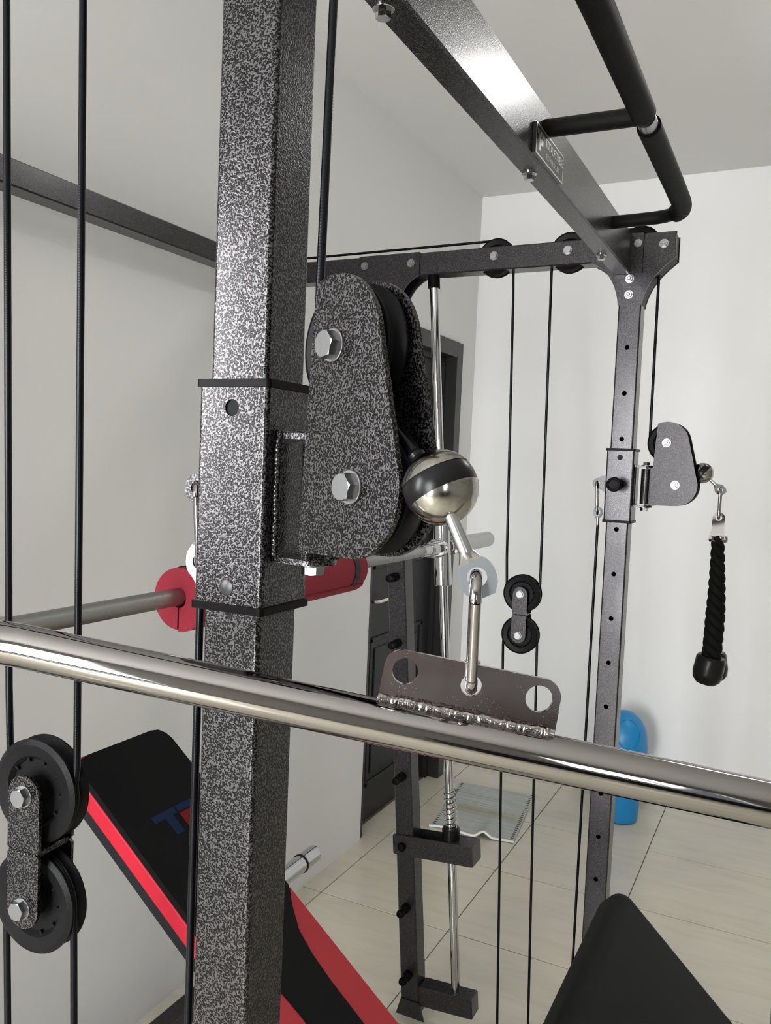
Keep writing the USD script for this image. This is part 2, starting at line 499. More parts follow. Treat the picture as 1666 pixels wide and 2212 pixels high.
DY0, DY1, DZ = 3.012, 3.895, 2.187         # doorway in the left wall
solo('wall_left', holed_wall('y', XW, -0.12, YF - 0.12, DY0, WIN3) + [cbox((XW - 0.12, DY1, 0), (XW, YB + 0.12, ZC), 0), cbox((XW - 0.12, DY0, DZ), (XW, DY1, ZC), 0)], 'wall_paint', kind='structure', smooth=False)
solo('wall_back', cbox((XW, YB, 0), (XR + 0.12, YB + 0.12, ZC), 0), 'lit_wall_paint', kind='structure', smooth=False)


solo('wall_front', holed_wall('x', YF, -0.12, XW - 0.12, XR + 0.12, WIN1, WIN2), 'low_bounce_paint', kind='structure', smooth=False)
solo('wall_right', cbox((XR, YF, 0), (XR + 0.12, YB, ZC), 0), 'low_bounce_paint', kind='structure', smooth=False)
solo('ceiling', cbox((XW - 0.12, YF - 0.12, ZC), (XR + 0.12, YB + 0.12, ZC + 0.1), 0), 'ceiling_paint', kind='structure', smooth=False)
for k, (ax, win, xw) in enumerate((('x', WIN1, 0), ('x', WIN2, 0), ('y', WIN3, XW - 0.09))):
    w0, w1, z0, z1 = win
    w = thing('window_%d' % (k + 1), kind='structure', loc=(0, 0, 0))
    mid = (w0 + w1) / 2
    for p0, p1, q0, q1 in ((w0, w0 + 0.05, z0, z1), (w1 - 0.05, w1, z0, z1), (mid - 0.025, mid + 0.025, z0 + 0.05, z1 - 0.05), (w0 + 0.05, w1 - 0.05, z0, z0 + 0.05), (w0 + 0.05, w1 - 0.05, z1 - 0.05, z1)):
        lo, hi = ((p0, YF - 0.07, q0), (p1, YF - 0.02, q1)) if ax == 'x' else ((xw + 0.02, p0, q0), (xw + 0.07, p1, q1))
        part(w, 'window_frame', cbox(lo, hi, 0.003), 'white_paint')

dr = thing('door_1', kind='structure', loc=(XW, (DY0 + DY1) / 2, 0))
FX = XW + 0.012
jt = 0.045
part(dr, 'door_frame', cbox((XW - 0.11, DY0, 0), (XW - 0.005, DY0 + 0.03, DZ), 0.002), 'door_frame_wood')
part(dr, 'door_frame', cbox((XW - 0.11, DY1 - 0.075, 0), (FX, DY1, DZ), 0.002), 'door_frame_wood')
part(dr, 'door_frame', cbox((XW - 0.11, DY0, DZ - 0.075), (FX, DY1 - 0.075, DZ), 0.002), 'door_frame_wood')
part(dr, 'door_stop', [cbox((XW - 0.075, DY1 - 0.10, 0), (XW - 0.045, DY1 - 0.075, DZ - 0.1), 0.001), cbox((XW - 0.075, DY0 + 0.03, DZ - 0.1), (XW - 0.045, DY1 - 0.075, DZ - 0.075), 0.001)], 'door_frame_wood')
leaf = part(dr, 'door_leaf', cbox((XW - 0.105, DY0 + 0.033, 0.008), (XW - 0.067, DY1 - 0.085, DZ - 0.08), 0.002), 'door_wood')
for z0, z1 in ((0.16, 0.82), (1.12, 1.96)):
    part(leaf, 'door_panel', [cbox((XW - 0.069, DY0 + 0.14, z0), (XW - 0.058, DY1 - 0.20, z0 + 0.02), 0.003), cbox((XW - 0.069, DY0 + 0.14, z1 - 0.02), (XW - 0.058, DY1 - 0.20, z1), 0.003),
                              cbox((XW - 0.069, DY0 + 0.14, z0), (XW - 0.058, DY0 + 0.16, z1), 0.003), cbox((XW - 0.069, DY1 - 0.22, z0), (XW - 0.058, DY1 - 0.20, z1), 0.003),
                              cbox((XW - 0.069, DY0 + 0.19, z0 + 0.05), (XW - 0.061, DY1 - 0.25, z1 - 0.05), 0.004)], 'door_wood')
part(dr, 'door_handle', [tube(smooth_path([(XW - 0.067, 3.115, 0.99), (XW - 0.030, 3.115, 0.99), (XW - 0.016, 3.135, 0.99), (XW - 0.014, 3.20, 0.992), (XW - 0.020, 3.275, 0.988)], 8), 0.0085, 14),
                         cyl((XW - 0.068, 3.115, 0.99), (XW - 0.060, 3.115, 0.99), 0.025)], 'handle_steel', label='brushed steel lever handle on the dark door')

lamp = thing('ceiling_lamp', 'round flush ceiling lamp glowing above the front of the machine', 'lamp', tuple(LAMP))
part(lamp, 'lamp_base', lathe([(0, 0), (0.20, 0), (0.20, -0.02), (0.19, -0.025), (0, -0.025)][::-1], frame(LAMP, X, Y, Z), 48), 'white_paint')
part(lamp, 'lamp_diffuser', lathe([(0.185, -0.025), (0.183, -0.05), (0.165, -0.062), (0, -0.066)][::-1], frame(LAMP, X, Y, Z), 48), 'lamp_glow')

# ------------------------------------------------------------------ the machine
TU = 0.0543                                  # square tube
YN, YFAR = 0.5585, 2.107                     # centre planes of its two sides
XP0, XP1 = -0.4255, -0.3712                  # front uprights
ZT0, ZT1 = 2.094, 2.154                      # top side beams
sm = thing('smith_machine', 'dark hammered steel cable rack with square uprights and a pull-up bar, standing on the tiles', 'exercise machine', (-0.9, 1.333, 0))

holes = [(-0.3988, 1.885 - 0.1110 * k, 0.0058) for k in range(16)]
post_n = part(sm, 'upright', hollow((XP0, YN - TU / 2, 0.03), (XP1, YN + TU / 2, 2.15), 0.003), 'hammer')
post_f = part(sm, 'upright', hollow((XP0, YFAR - TU / 2, 0.03), (XP1, YFAR + TU / 2, 2.09), 0.003, holes), 'hammer_fine')
for yc in (YN, YFAR):
    part(sm, 'side_beam', cbox((-1.52, yc - TU / 2, ZT0), (-0.313, yc + TU / 2, ZT1), 0.003), 'hammer_fine')
    part(sm, 'beam_end_cap', cbox((-0.314, yc - TU / 2 - 0.001, ZT0 - 0.001), (-0.300, yc + TU / 2 + 0.001, ZT1 + 0.001), 0.004), 'plastic')
    part(sm, 'rear_upright', cbox((-1.497, yc - TU / 2, 0.03), (-1.443, yc + TU / 2, ZT0), 0.003), 'hammer_fine')
    part(sm, 'base_rail', cbox((-0.70, yc - TU / 2, 0.0), (-0.15, yc + TU / 2, 0.030), 0.003), 'hammer_fine')
part(sm, 'rear_beam', cbox((-1.497, YN + TU / 2, 2.1), (-1.441, YFAR - TU / 2, 2.154), 0.003), 'hammer_fine')
part(sm, 'rear_base_rail', cbox((-1.475, YN + TU / 2, 0.0), (-1.418, YFAR - TU / 2, 0.05), 0.003), 'hammer_fine')
# front beam with the pull-up bar
part(sm, 'front_beam', cbox((-0.441, YN - TU / 2 - 0.006, 2.06), (-0.400, 2.0735, 2.156), 0.003), 'hammer')
part(sm, 'front_beam_plate', cbox((-0.441, 2.0685, 2.06), (-0.372, 2.0735, 2.156), 0.001), 'hammer_fine')
for yb in (0.802, 1.331, 1.876):
    add_bolt(sm, (-0.427, yb, 2.06), (0, 0, -1), bolt, 'bright_chrome', head=0.0085, h=0.009, washer=0.012)


def pullup_path(sign):
    s, c = sign, 1.333
    return smooth_path([(-0.40, c + s * 0.515, 2.121), (-0.34, c + s * 0.513, 2.121), (-0.296, c + s * 0.507, 2.121), (-0.263, c + s * 0.485, 2.121),
                        (-0.249, c + s * 0.445, 2.121), (-0.247, c + s * 0.35, 2.121), (-0.247, c + s * 0.2, 2.121), (-0.247, c, 2.121)], 8)


pb = np.vstack([pullup_path(-1), pullup_path(1)[::-1][1:]])
pu = part(sm, 'pull_up_bar', tube(pb, 0.0135, 24), 'black_enamel')
part(sm, 'pull_up_strut', cyl((-0.402, 1.318, 2.123), (-0.250, 1.318, 2.121), 0.0140), 'black_enamel')
for s in (-1, 1):
    g = pullup_path(s)[::-1]
    y = np.abs(g[:, 1] - 1.340)
    seg = g[(y > 0.012) & (y < 0.485)]
    part(sm, 'foam_grip', tube(seg, 0.0188, 28), 'foam_grip')
part(sm, 'silver_band', cyl((-0.247, 1.326, 2.121), (-0.247, 1.354, 2.121), 0.0150, 28), 'zinc', label='bare silver band between the foam grips')
# name plate
sg = part(sm, 'name_plate', cbox((-0.400, 1.251, 2.063), (-0.3935, 1.407, 2.109), 0.0006), 'sign_black', label='small black name plate with silver lettering')
PT = lambda y, z: frame(V(-0.3936, y, z), Y, Z, X)
rimp = sbox(0, 0, 0.156, 0.046).difference(sbox(0.0022, 0.0022, 0.1538, 0.0438))
part(sg, 'plate_rim', plate(rimp, 0.0005, PT(1.251, 2.063)), 'sign_silver')


def words(text, h, T, depth=0.0004, bold=False, sx=1.0):
    m = meshkit.text_mesh(text, h, depth, bold)
    m.apply_scale((sx, 1, 1))
    m.apply_transform(T)
    return m


part(sg, 'lettering', words('TOTAL FITNESS', 0.0125, PT(1.301, 2.0885), bold=True, sx=0.78), 'sign_silver')
part(sg, 'lettering', words('FIT YOUR LIFE', 0.0080, PT(1.308, 2.0720), sx=0.98), 'sign_silver')
lg = unary_union([sbox(0.004, 0.031, 0.018, 0.038), sbox(0.012, 0.008, 0.018, 0.038), sbox(0.021, 0.031, 0.038, 0.038), sbox(0.021, 0.018, 0.032, 0.027)])
part(sg, 'emblem', plate(lg, 0.0004, PT(1.256, 2.064)), 'sign_silver')

# gusset plates at the far and near side


def curve(p0, p1, bulge, n=10):
    """Quadratic curve from p0 to p1 with its control point."""
    t = np.linspace(0, 1, n)[:, None]
    p0, p1, b = map(np.array, (p0, p1, bulge))
    return [tuple(q) for q in (1 - t) ** 2 * p0 + 2 * t * (1 - t) * b + t ** 2 * p1]


gus = Polygon([(-0.298, 2.1545), (-0.298, 2.095)] + curve((-0.306, 2.088), (-0.3705, 1.986), (-0.362, 2.045)) + curve((-0.4260, 1.986), (-0.495, 2.0935), (-0.435, 2.065)) + [(-0.495, 2.1545)])
mx = lambda z: -0.998 - 0.0835 * (z - 1.304)     # centre line of the leaning uprights
gus2 = Polygon([(-0.963, 2.1548), (-0.963, 2.094)] + curve((-0.966, 2.092), (mx(1.99) + 0.030, 1.99), (-1.022, 2.065)) + curve((mx(1.99) - 0.030, 1.99), (-1.149, 2.0935), (-1.10, 2.065)) + [(-1.149, 2.1548)])
for yc, sgn in ((YFAR, -1), (YFAR, 1), (YN, -1), (YN, 1)):
    y = yc + sgn * (TU / 2 + 0.005 if sgn > 0 else TU / 2 + 0.0002)
    y0 = yc + sgn * TU / 2
    T = frame(V(0, y0 if sgn < 0 else y0 + 0.005, 0), X, Z, V(0, -1, 0))
    part(sm, 'gusset_plate', plate(gus, 0.005, T), 'hammer_fine')
    if sgn < 0:
        part(sm, 'gusset_core', plate(gus.buffer(-0.0008).intersection(sbox(XP1 + 0.0004, 1.9, -0.29, ZT0)), TU, T @ frame(V(0, 0, -TU), X, Y, Z)), 'black_enamel')
    part(sm, 'gusset_plate', plate(gus2, 0.005, T), 'hammer_fine')
    if sgn < 0:
        for x, z in ((-0.401, 2.049), (-0.401, 2.011), (-0.326, 2.127), (-1.131, 2.128), (-0.988, 2.126)):
            add_bolt(sm, (x, y0 - 0.005, z), (0, -1, 0), nut, 'zinc', head=0.0085)
        add_bolt(sm, (-0.385, y0 - 0.005, 2.131), (0, -1, 0), bolt, 'zinc', head=0.0105)
        for x in (-0.752, -0.558):
            add_bolt(sm, (x, y0, 2.130), (0, -1, 0), bolt, 'zinc', head=0.0095)


def pulley_mesh(c, axis, R=0.05, hw=0.0115):
    """Grooved nylon wheel with a stepped, ribbed face."""
    T = along(c, axis)
    prof = [(0.006, -hw * 0.8), (0.013, -hw * 0.8), (0.014, -hw * 0.45), (0.030, -hw * 0.45), (0.034, -hw * 0.85), (R - 0.005, -hw), (R, -hw * 0.8), (R, -hw * 0.66), (R - 0.0072, -0.0022),
            (R - 0.0078, 0), (R - 0.0072, 0.0022), (R, hw * 0.66), (R, hw * 0.8), (R - 0.005, hw), (0.034, hw * 0.85), (0.030, hw * 0.45), (0.014, hw * 0.45), (0.013, hw * 0.8), (0.006, hw * 0.8)]
    w = lathe(prof, T, 72)
    ribs = []
    for k in range(10):
        a = k * PI / 5
        for s in (-1, 1):
            ribs.append(cbox((0.0280, -0.0014, min(s * hw * 0.3, s * hw * 0.72)), (0.0330, 0.0014, max(s * hw * 0.3, s * hw * 0.72)), 0.0004, T @ trimesh.transformations.rotation_matrix(a, [0, 0, 1])))
    return trimesh.util.concatenate([w] + ribs)


for yc in (YFAR, YN):
    for x in (-0.752, -0.558, -0.385):
        part(sm, 'pulley', pulley_mesh(V(x, yc, 2.130), Y), 'pulley_black')

# leaning upright, guide rod and their brackets (the far side and its mirror twin)
TH = math.atan(0.0835)
for yc, full in ((YFAR, True), (YN, False)):
    a = unit(V(-0.0835, 0, 1)); e = unit(V(1, 0, 0.0835))
    fr = lambda z: frame(V(mx(z), yc, z), e, Y, a)
    L = (2.10 - 0.028) / a[2]
    part(sm, 'leaning_upright', cbox((-TU / 2, -TU / 2, 0), (TU / 2, TU / 2, L), 0.003, fr(0.028)), 'hammer_fine')
    foot = Polygon([(-0.040, 0.0), (0.046, 0.0), (0.031, 0.048), (-0.027, 0.048)])
    part(sm, 'foot_plate', plate(foot, 0.005, frame(V(mx(0.05), yc - TU / 2, 0.022), X, Z, V(0, -1, 0))), 'hammer_fine')
    for z in (1.83, 1.64, 1.452, 1.264, 1.079, 0.890, 0.704, 0.333, 0.143):
        p = V(mx(z), yc - TU / 2, z)
        part(sm, 'catch_peg', lathe([(0, -0.001), (0.0125, -0.001), (0.0125, 0.017), (0.0095, 0.020), (0.0075, 0.025), (0.0078, 0.030), (0.0108, 0.034), (0.0115, 0.041), (0.0095, 0.047), (0, 0.049)], along(p, -Y), 24), 'plastic')
    rx = lambda z: -0.930 - 0.0835 * (z - 2.066)
    R = lambda z: V(rx(z), yc, z)
    part(sm, 'guide_rod', cyl(R(0.12), R(2.092), 0.0124, 36), 'bright_chrome')
    part(sm, 'rod_socket', cyl(R(2.062), R(2.096), 0.0165, 28), 'plastic')
    # lower stub carrying the rod
    part(sm, 'rod_stub', cbox((TU / 2, -TU / 2, -0.028), (0.187, TU / 2, 0.028), 0.003, fr(0.085)), 'hammer_fine')
    # adjustable safety stop
    lp = V(mx(0.51), yc, 0.51)
    T = frame(lp, e, Y, a)
    cps = Polygon([(-0.034, -0.028), (0.205, -0.028), (0.205, 0.028), (-0.034, 0.028)]).buffer(-0.006).buffer(0.006)
    sp = part(sm, 'safety_stop', [plate(cps, 0.004, T @ frame(V(0, -TU / 2 - 0.001, 0), X, Z, V(0, -1, 0))), plate(cps, 0.004, T @ frame(V(0, TU / 2 + 0.005, 0), X, Z, V(0, -1, 0))),
                                  cbox((0.197, -TU / 2 - 0.004, -0.028), (0.205, TU / 2 + 0.004, 0.028), 0.001, T), cbox((0.130, -TU / 2 - 0.001, 0.022), (0.2, TU / 2 + 0.001, 0.028), 0.001, T)], 'hammer_fine')
    part(sp, 'lock_knob', lathe([(0, 0), (0.0125, 0), (0.0125, 0.006), (0.010, 0.010), (0, 0.012)], T @ along(V(-0.006, -TU / 2 - 0.005, -0.004), -Y), 24), 'plastic')
    part(sm, 'rubber_bumper', lathe([(0.0130, 0), (0.022, 0), (0.0245, 0.004), (0.0245, 0.034), (0.022, 0.038), (0.0130, 0.038)], along(R(0.543), a), 36), 'rubber')
    t = np.linspace(0, 1, 420)
    ax_ = np.array([R(0.580 + 0.108 * q) for q in t])
    hx = ax_ + 0.0165 * (np.cos(t * 2 * PI * 7.5)[:, None] * e + np.sin(t * 2 * PI * 7.5)[:, None] * Y)
    part(sm, 'coil_spring', tube(hx, 0.0017, 8), 'bright_chrome')
    # weight peg at the rear
    sgn = 1 if yc == YFAR else -1
    wx, wz = -1.315, 0.325
    ya = yc - sgn * 0.18
    part(sm, 'peg_arm', [cbox((-1.470, min(yc, ya) - 0.02, wz - 0.02), (-1.430, max(yc, ya) + 0.02, wz + 0.02), 0.002), cbox((-1.470, ya - 0.02, wz - 0.02), (wx + 0.02, ya + 0.02, wz + 0.02), 0.002)], 'hammer_fine')
    wp = part(sm, 'weight_peg', lathe([(0, 0), (0.027, 0), (0.027, 0.30), (0.0255, 0.307), (0, 0.308)], along(V(wx, ya, wz), V(0, sgn, 0)), 40), 'bright_chrome')
    part(wp, 'peg_collar', lathe([(0.0265, 0), (0.0295, 0), (0.0295, 0.005), (0.0265, 0.005)], along(V(wx, yc + sgn * 0.042, wz), V(0, sgn, 0)), 40), 'rubber')

# ------------------------------------------------------------------ sliding pulley carriages
B1, B2, R1, R2 = V(0.0440, 0.0762), V(0.0697, -0.0235), 0.0503, 0.0500
XH = -0.3333


def carriage(yc, phi, dz, knob_side, label, front_nuts):
    ham = 'hammer_fine' if front_nuts else 'hammer'
    t = thing('pulley_carriage', label, 'pulley carriage', (-0.398, yc, 1.55))
    lo, hi = V(-0.4315, yc - 0.033, 1.464), V(-0.3655, yc + 0.033, 1.634)
    hl = [(-0.3988, 1.618, 0.0066), (-0.3988, 1.477, 0.0066)]
    part(t, 'sleeve', hollow(lo, hi, 0.0042, hl), ham)
    cp = sbox(lo[0] - 0.002, lo[1] - 0.002, hi[0] + 0.002, hi[1] + 0.002).buffer(-0.004).buffer(0.004).difference(sbox(XP0 + 0.0005, yc - TU / 2 + 0.0005, XP1 - 0.0005, yc + TU / 2 - 0.0005))
    for z in (1.6342, 1.4578):
        part(t, 'end_collar', plate(cp, 0.006, frame(V(0, 0, z), X, Y, Z)), 'plastic')
    yf = yc - 0.033
    if front_nuts:
        part(t, 'hole_plug', cyl((-0.3988, yf + 0.0012, 1.618), (-0.3988, yf + 0.012, 1.618), 0.0064), 'plastic')
    if not front_nuts:
        part(t, 'hole_plug', cyl((-0.3988, yf + 0.0015, 1.618), (-0.3988, yf + 0.012, 1.618), 0.0064), 'plastic')
        part(t, 'rivet', lathe([(0.0064, -0.004), (0.0064, 0.0004), (0.0045, 0.0012), (0, 0.0015)][::-1], along(V(-0.3988, yf, 1.477), -Y), 24), 'pin_grey')
    else:
        part(t, 'rivet', lathe([(0.0064, -0.004), (0.0064, 0.0002), (0, 0.0003)][::-1], along(V(-0.3988, yf, 1.477), -Y), 24), ham)
    s = knob_side
    kp = V(-0.3988, yc + s * 0.033, 1.552)
    part(t, 'pull_knob', lathe([(0, -0.001), (0.0135, -0.001), (0.0135, 0.008), (0.0115, 0.012), (0.0105, 0.030), (0.0145, 0.040), (0.0175, 0.047), (0.0175, 0.060), (0.0155, 0.064), (0.012, 0.0645), (0.011, 0.0625), (0, 0.0625)], along(kp, V(0, s, 0)), 40), 'plastic')
    # lug at the back for the lower cable
    ear = Point(-0.4555, 1.552).buffer(0.0135, 16).union(Polygon([(-0.431, 1.578), (-0.4585, 1.565), (-0.4525, 1.539), (-0.431, 1.526)])).difference(Point(-0.4565, 1.552).buffer(0.0062, 16))
    part(t, 'cable_lug', plate(ear, 0.004, frame(V(0, yc + 0.002, 0), X, Z, V(0, -1, 0))), ham)
    # hinge bracket
    lug = unary_union([Point(XH - 0.007, yc).buffer(0.0185, 20), sbox(-0.3625, yc - 0.0185, XH - 0.007, yc + 0.0185)])
    part(t, 'hinge_bracket', [cbox((-0.3655, yc - 0.020, 1.500), (-0.3605, yc + 0.020, 1.602), 0.001), plate(lug, 0.0045, frame(V(0, 0, 1.5955), X, Y, Z)), plate(lug, 0.0045, frame(V(0, 0, 1.4985), X, Y, Z))], ham)
    wl = []
    for k in range(26):
        z = 1.506 + k * 0.0035
        wl.append(trimesh.creation.icosphere(1, 0.0030 + 0.0008 * rng.random()))
        wl[-1].apply_translation((-0.3635, yc - 0.0205 + 0.0008 * rng.random(), z))
    part(t, 'weld_seam', wl, ham, smooth=60)
    HX = XH - 0.007
    for z, d in ((1.600, 1), (1.4985, -1)):
        hm, w = bolt(V(HX, yc, z), V(0, 0, d), head=0.0092, h=0.007, washer=0.0125)
        b = part(t, 'hinge_bolt', hm, 'zinc'); part(b, 'washer', w, 'zinc')
    # swinging pulley housing
    c, sn = math.cos(phi), math.sin(phi)
    eu, en = V(c, sn, 0), V(sn, -c, 0)
    O = V(XH, yc, 1.58 + dz)
    T = frame(O, eu, Z, en)
    hull = unary_union([Point(*B1).buffer(R1, 40), Point(*B2).buffer(R2, 40)]).convex_hull
    ed = lambda z: 0.0144 + 0.0577 * z
    low = Polygon([(ed(-0.0749), -0.0749), (0.0697, -0.0735), (0.09, 0.0), (0.06, 0.08), (ed(0.118), 0.118)])
    shape = unary_union([hull, low]).intersection(Polygon([(ed(-0.0749), -0.0749), (0.2, -0.0749), (0.2, 0.2), (ed(0.2), 0.2)])).buffer(-0.001).buffer(0.001)
    part(t, 'side_plate', plate(shape, 0.0042, T @ frame(V(0, 0, 0.0257), X, Y, Z)), ham)
    part(t, 'side_plate', plate(shape, 0.0042, T @ frame(V(0, 0, -0.0089), X, Y, Z)), ham)
    part(t, 'hinge_tube', [cyl(V(HX, yc, 1.507), V(HX, yc, 1.5925), 0.0115, 28), cbox((-0.007, 1.5035 - O[2], -0.0060), (ed(-0.02) + 0.004, 1.5950 - O[2], 0.0060), 0.001, T), cbox((ed(-0.07) - 0.002, 1.5035 - O[2], -0.0060), (ed(-0.02) + 0.002, 1.5950 - O[2], 0.0260), 0.001, T)], ham)
    for q, bp in enumerate((B1, B2)):
        P = O + eu * bp[0] + Z * bp[1] + en * 0.0105
        part(t, 'pulley', pulley_mesh(P, en, 0.0475, 0.0115), 'pulley_black')
        part(t, 'spacer', cyl(P - en * 0.0152, P + en * 0.0152, 0.007, 20), 'zinc')
        f_, b_ = (nut, bolt) if front_nuts else (bolt, nut)
        for kind, side in ((f_, 1), (b_, -1)):
            k = dict(head=0.0078) if kind is nut else dict(head=0.0104, h=0.0078, washer=0.0122)
            hm, w = kind(P + en * side * 0.0194, en * side, **k)
            b = part(t, 'bolt', hm, 'zinc'); part(b, 'washer', w, 'zinc')
    return O, eu, en


On, eun, enn = carriage(YN, -0.3785, 0.0058, 1, 'large hammered pulley carriage on the nearest upright with hex bolt heads', False)
Of, euf, enf = carriage(YFAR, -0.085, 0.0, -1, 'distant pulley carriage with a black pull knob on the right upright', True)

# ------------------------------------------------------------------ floating double pulleys


def floating(yc, phi, label):
    ham = 'hammer' if yc == YN else 'hammer_fine'
    t = thing('floating_pulley', label, 'pulley block', (-0.636, yc, 1.198))
    c, s = math.cos(phi), math.sin(phi)
    eu, en = V(c, s, 0), V(s, -c, 0)
    O = V(-0.636, yc, 1.1985)
    T = frame(O, eu, Z, en)
    h = 0.0545
    st = unary_union([Point(0, h).buffer(0.0195, 24), Point(0, -h).buffer(0.0195, 24), sbox(-0.0195, -h, 0.0195, h)])
    nick = unary_union([Polygon([(sx * 0.0205, 0.004), (sx * 0.0165, 0), (sx * 0.0205, -0.004)]) for sx in (-1, 1)])
    st = st.difference(nick)
    for z in (0.0190, -0.0225):
        part(t, 'side_strap', plate(st, 0.0035, T @ frame(V(0, 0, z), X, Y, Z)), ham)
    part(t, 'centre_web', cbox((-0.017, -0.003, -0.0190), (0.017, 0.003, 0.0190), 0.0008, T), ham)
    wl = []
    for k in range(9):
        m = trimesh.creation.icosphere(1, 0.0022)
        m.apply_translation((-0.015 + k * 0.00375, 0.0005 * (-1) ** k, 0.0222)); m.apply_transform(T)
        wl.append(m)
    part(t, 'weld_seam', wl, ham, smooth=60)
    for sg_ in (1, -1):
        P = O + Z * sg_ * h
        part(t, 'pulley', pulley_mesh(P, en), 'pulley_black')
        for side in (1, -1):
            hm, w = bolt(P + en * side * 0.0225, en * side, head=0.0092, h=0.0065, washer=0.0105)
            b = part(t, 'bolt', hm, 'zinc'); part(b, 'washer', w, 'zinc')
    return O, h


floating(YN, 0.06, 'nearest double pulley block hanging in the cables in the left corner')
floating(YFAR, 0.0, 'small distant double pulley block hanging behind the chrome lat bar')

# ------------------------------------------------------------------ cables
CR = 0.0034


def eyelet(parent, hole, axis, normal, scale=1.0, length=0.0235, rad=0.0037):
    """Flat pressed eye with a crimped sleeve running up the axis; returns the sleeve end."""
    axis = unit(axis); normal = unit(normal - axis * (normal @ axis)); side = np.cross(axis, normal)
    k = scale
    T = frame(hole - normal * 0.0011 * k, side, axis, normal)
    half = [(0.0046, 0.0160), (0.0050, 0.0138), (0.0098, 0.0088), (0.0114, 0.0055), (0.0121, 0.0015), (0.0119, -0.0035), (0.0108, -0.0072), (0.0066, -0.0132)]
    out = Polygon([(x * k, y * k) for x, y in half] + [(-x * k, y * k) for x, y in half[::-1]]).buffer(-0.0006 * k).buffer(0.0006 * k).difference(Point(0, 0).buffer(0.0063 * k, 24))
    part(parent, 'end_eye', plate(out, 0.0022 * k, T), 'zinc_flat')
    p0, p1 = hole + axis * 0.0125 * k, hole + axis * 0.036 * k
    T2 = along(p0, axis)
    part(parent, 'sleeve', lathe([(0, 0), (0.0032 * k, 0), (rad * k, 0.003 * k), (rad * k, 0.006 * k), (rad * 0.88 * k, length * k), (0, length * k)], T2, 20), 'alloy')
    q = []
    for a in np.arange(16) * PI / 8:
        q.append(p0 + axis * 0.0045 * k + rad * k * (math.cos(a) * side + math.sin(a) * normal))
    for sx in (-1, 1):
        for sn in (-1, 1):
            q.append(hole + axis * 0.0102 * k + side * sx * 0.0080 * k + normal * sn * 0.0011 * k)
    part(parent, 'crimp', trimesh.Trimesh(np.array(q)).convex_hull, 'alloy')
    return p1


def upper_cable(yc, O, eu, en, ball, axis, eye, eye_axis, eye_normal, label):
    t = thing('pull_cable', label, 'cable', (-0.6, yc, 2.1))
    zc, r = 2.130, 0.0458
    P1 = O + eu * B1[0] + Z * B1[1] + en * 0.0105; P2 = O + eu * B2[0] + Z * B2[1] + en * 0.0105
    pts = [ball]
    # leaves the stop ball, runs between the two carriage wheels and up the back of the upper wheel
    tang = P1 + 0.0445 * (Z * -0.85 + eu * 0.53)
    pts = list(np.linspace(ball, tang, 8))
    pts += list(arc(P1, 0.0445, -1.0, -PI, eu, Z, 14))
    p3 = V(-0.385, yc, zc)
    pts += list(np.linspace(pts[-1] + V(0, 0, 0.02), V(-0.3385, yc, zc - 0.05), 16))
    pts += list(arc(p3, r, 0, PI / 2, X, Z, 10))
    pts += list(np.linspace(V(-0.40, yc, zc + r), V(-0.545, yc, zc + r), 6))
    pts += list(arc(V(-0.558, yc, zc), r, PI / 2, PI, X, Z, 10))
    b = V(-0.636, yc, 1.1985 + 0.0545)
    pts += list(np.linspace(V(-0.604, yc, zc - 0.05), V(-0.5905, yc, b[2] + 0.03), 14))
    pts += list(arc(b, 0.0455, 0.25, -PI - 0.25, X, Z, 26))
    pts += list(np.linspace(V(-0.6825, yc, b[2] + 0.03), V(-0.7045, yc, zc - 0.05), 14)[1:])
    pts = pts[:-1] + [V(-0.7055, yc, zc - 0.05)]
    pts += list(arc(V(-0.752, yc, zc), r, 0, PI / 2, X, Z, 10))
    pts += list(np.linspace(V(-0.78, yc, zc + r), V(-1.40, yc, zc + r - 0.004), 6))
    pts = np.array(pts)
    keep = np.r_[True, np.linalg.norm(np.diff(pts, axis=0), axis=1) > 1e-4]
    part(t, 'cable', tube(pts[keep], CR, 12), 'cable_skin', smooth=60)
    # stop ball: two bright caps with a rubber band between
    T = along(ball, axis); Rb = 0.0245

    def zone(h0, h1, rr, name, m, label):
        th = np.linspace(math.acos(h0), math.acos(h1), 26)
        prof = [(0, h0 * Rb)] + [(rr * math.sin(a), rr * math.cos(a)) for a in th] + [(0, h1 * Rb)]
        part(t, name, lathe(prof, T, 72), m, smooth=40, label=label)
    zone(-1.0, -0.36, Rb, 'ball_cap', 'nickel', None)
    zone(-0.38, 0.24, Rb * 0.985, 'ball_band', 'rubber', 'black rubber band of the stop ball')
    zone(0.22, 1.0, Rb, 'ball_cap', 'nickel', None)
    d = unit(tang - ball)
    part(t, 'rubber_bead', lathe([(0, -0.004), (0.0036, -0.004), (0.0034, 0.002), (0.0052, 0.0032), (0.0062, 0.0058), (0.0052, 0.0085), (0.0035, 0.0100), (0, 0.0102)], along(ball + d * 0.026, d), 32), 'rubber')
    near = yc == YN
    end = eyelet(t, eye, eye_axis, eye_normal, 1.0, 0.030 if near else 0.0235, 0.0048 if near else 0.0037)
    part(t, 'cable_tail', tube([end - eye_axis * 0.004, ball], 0.0028, 12), 'zinc')
    return t


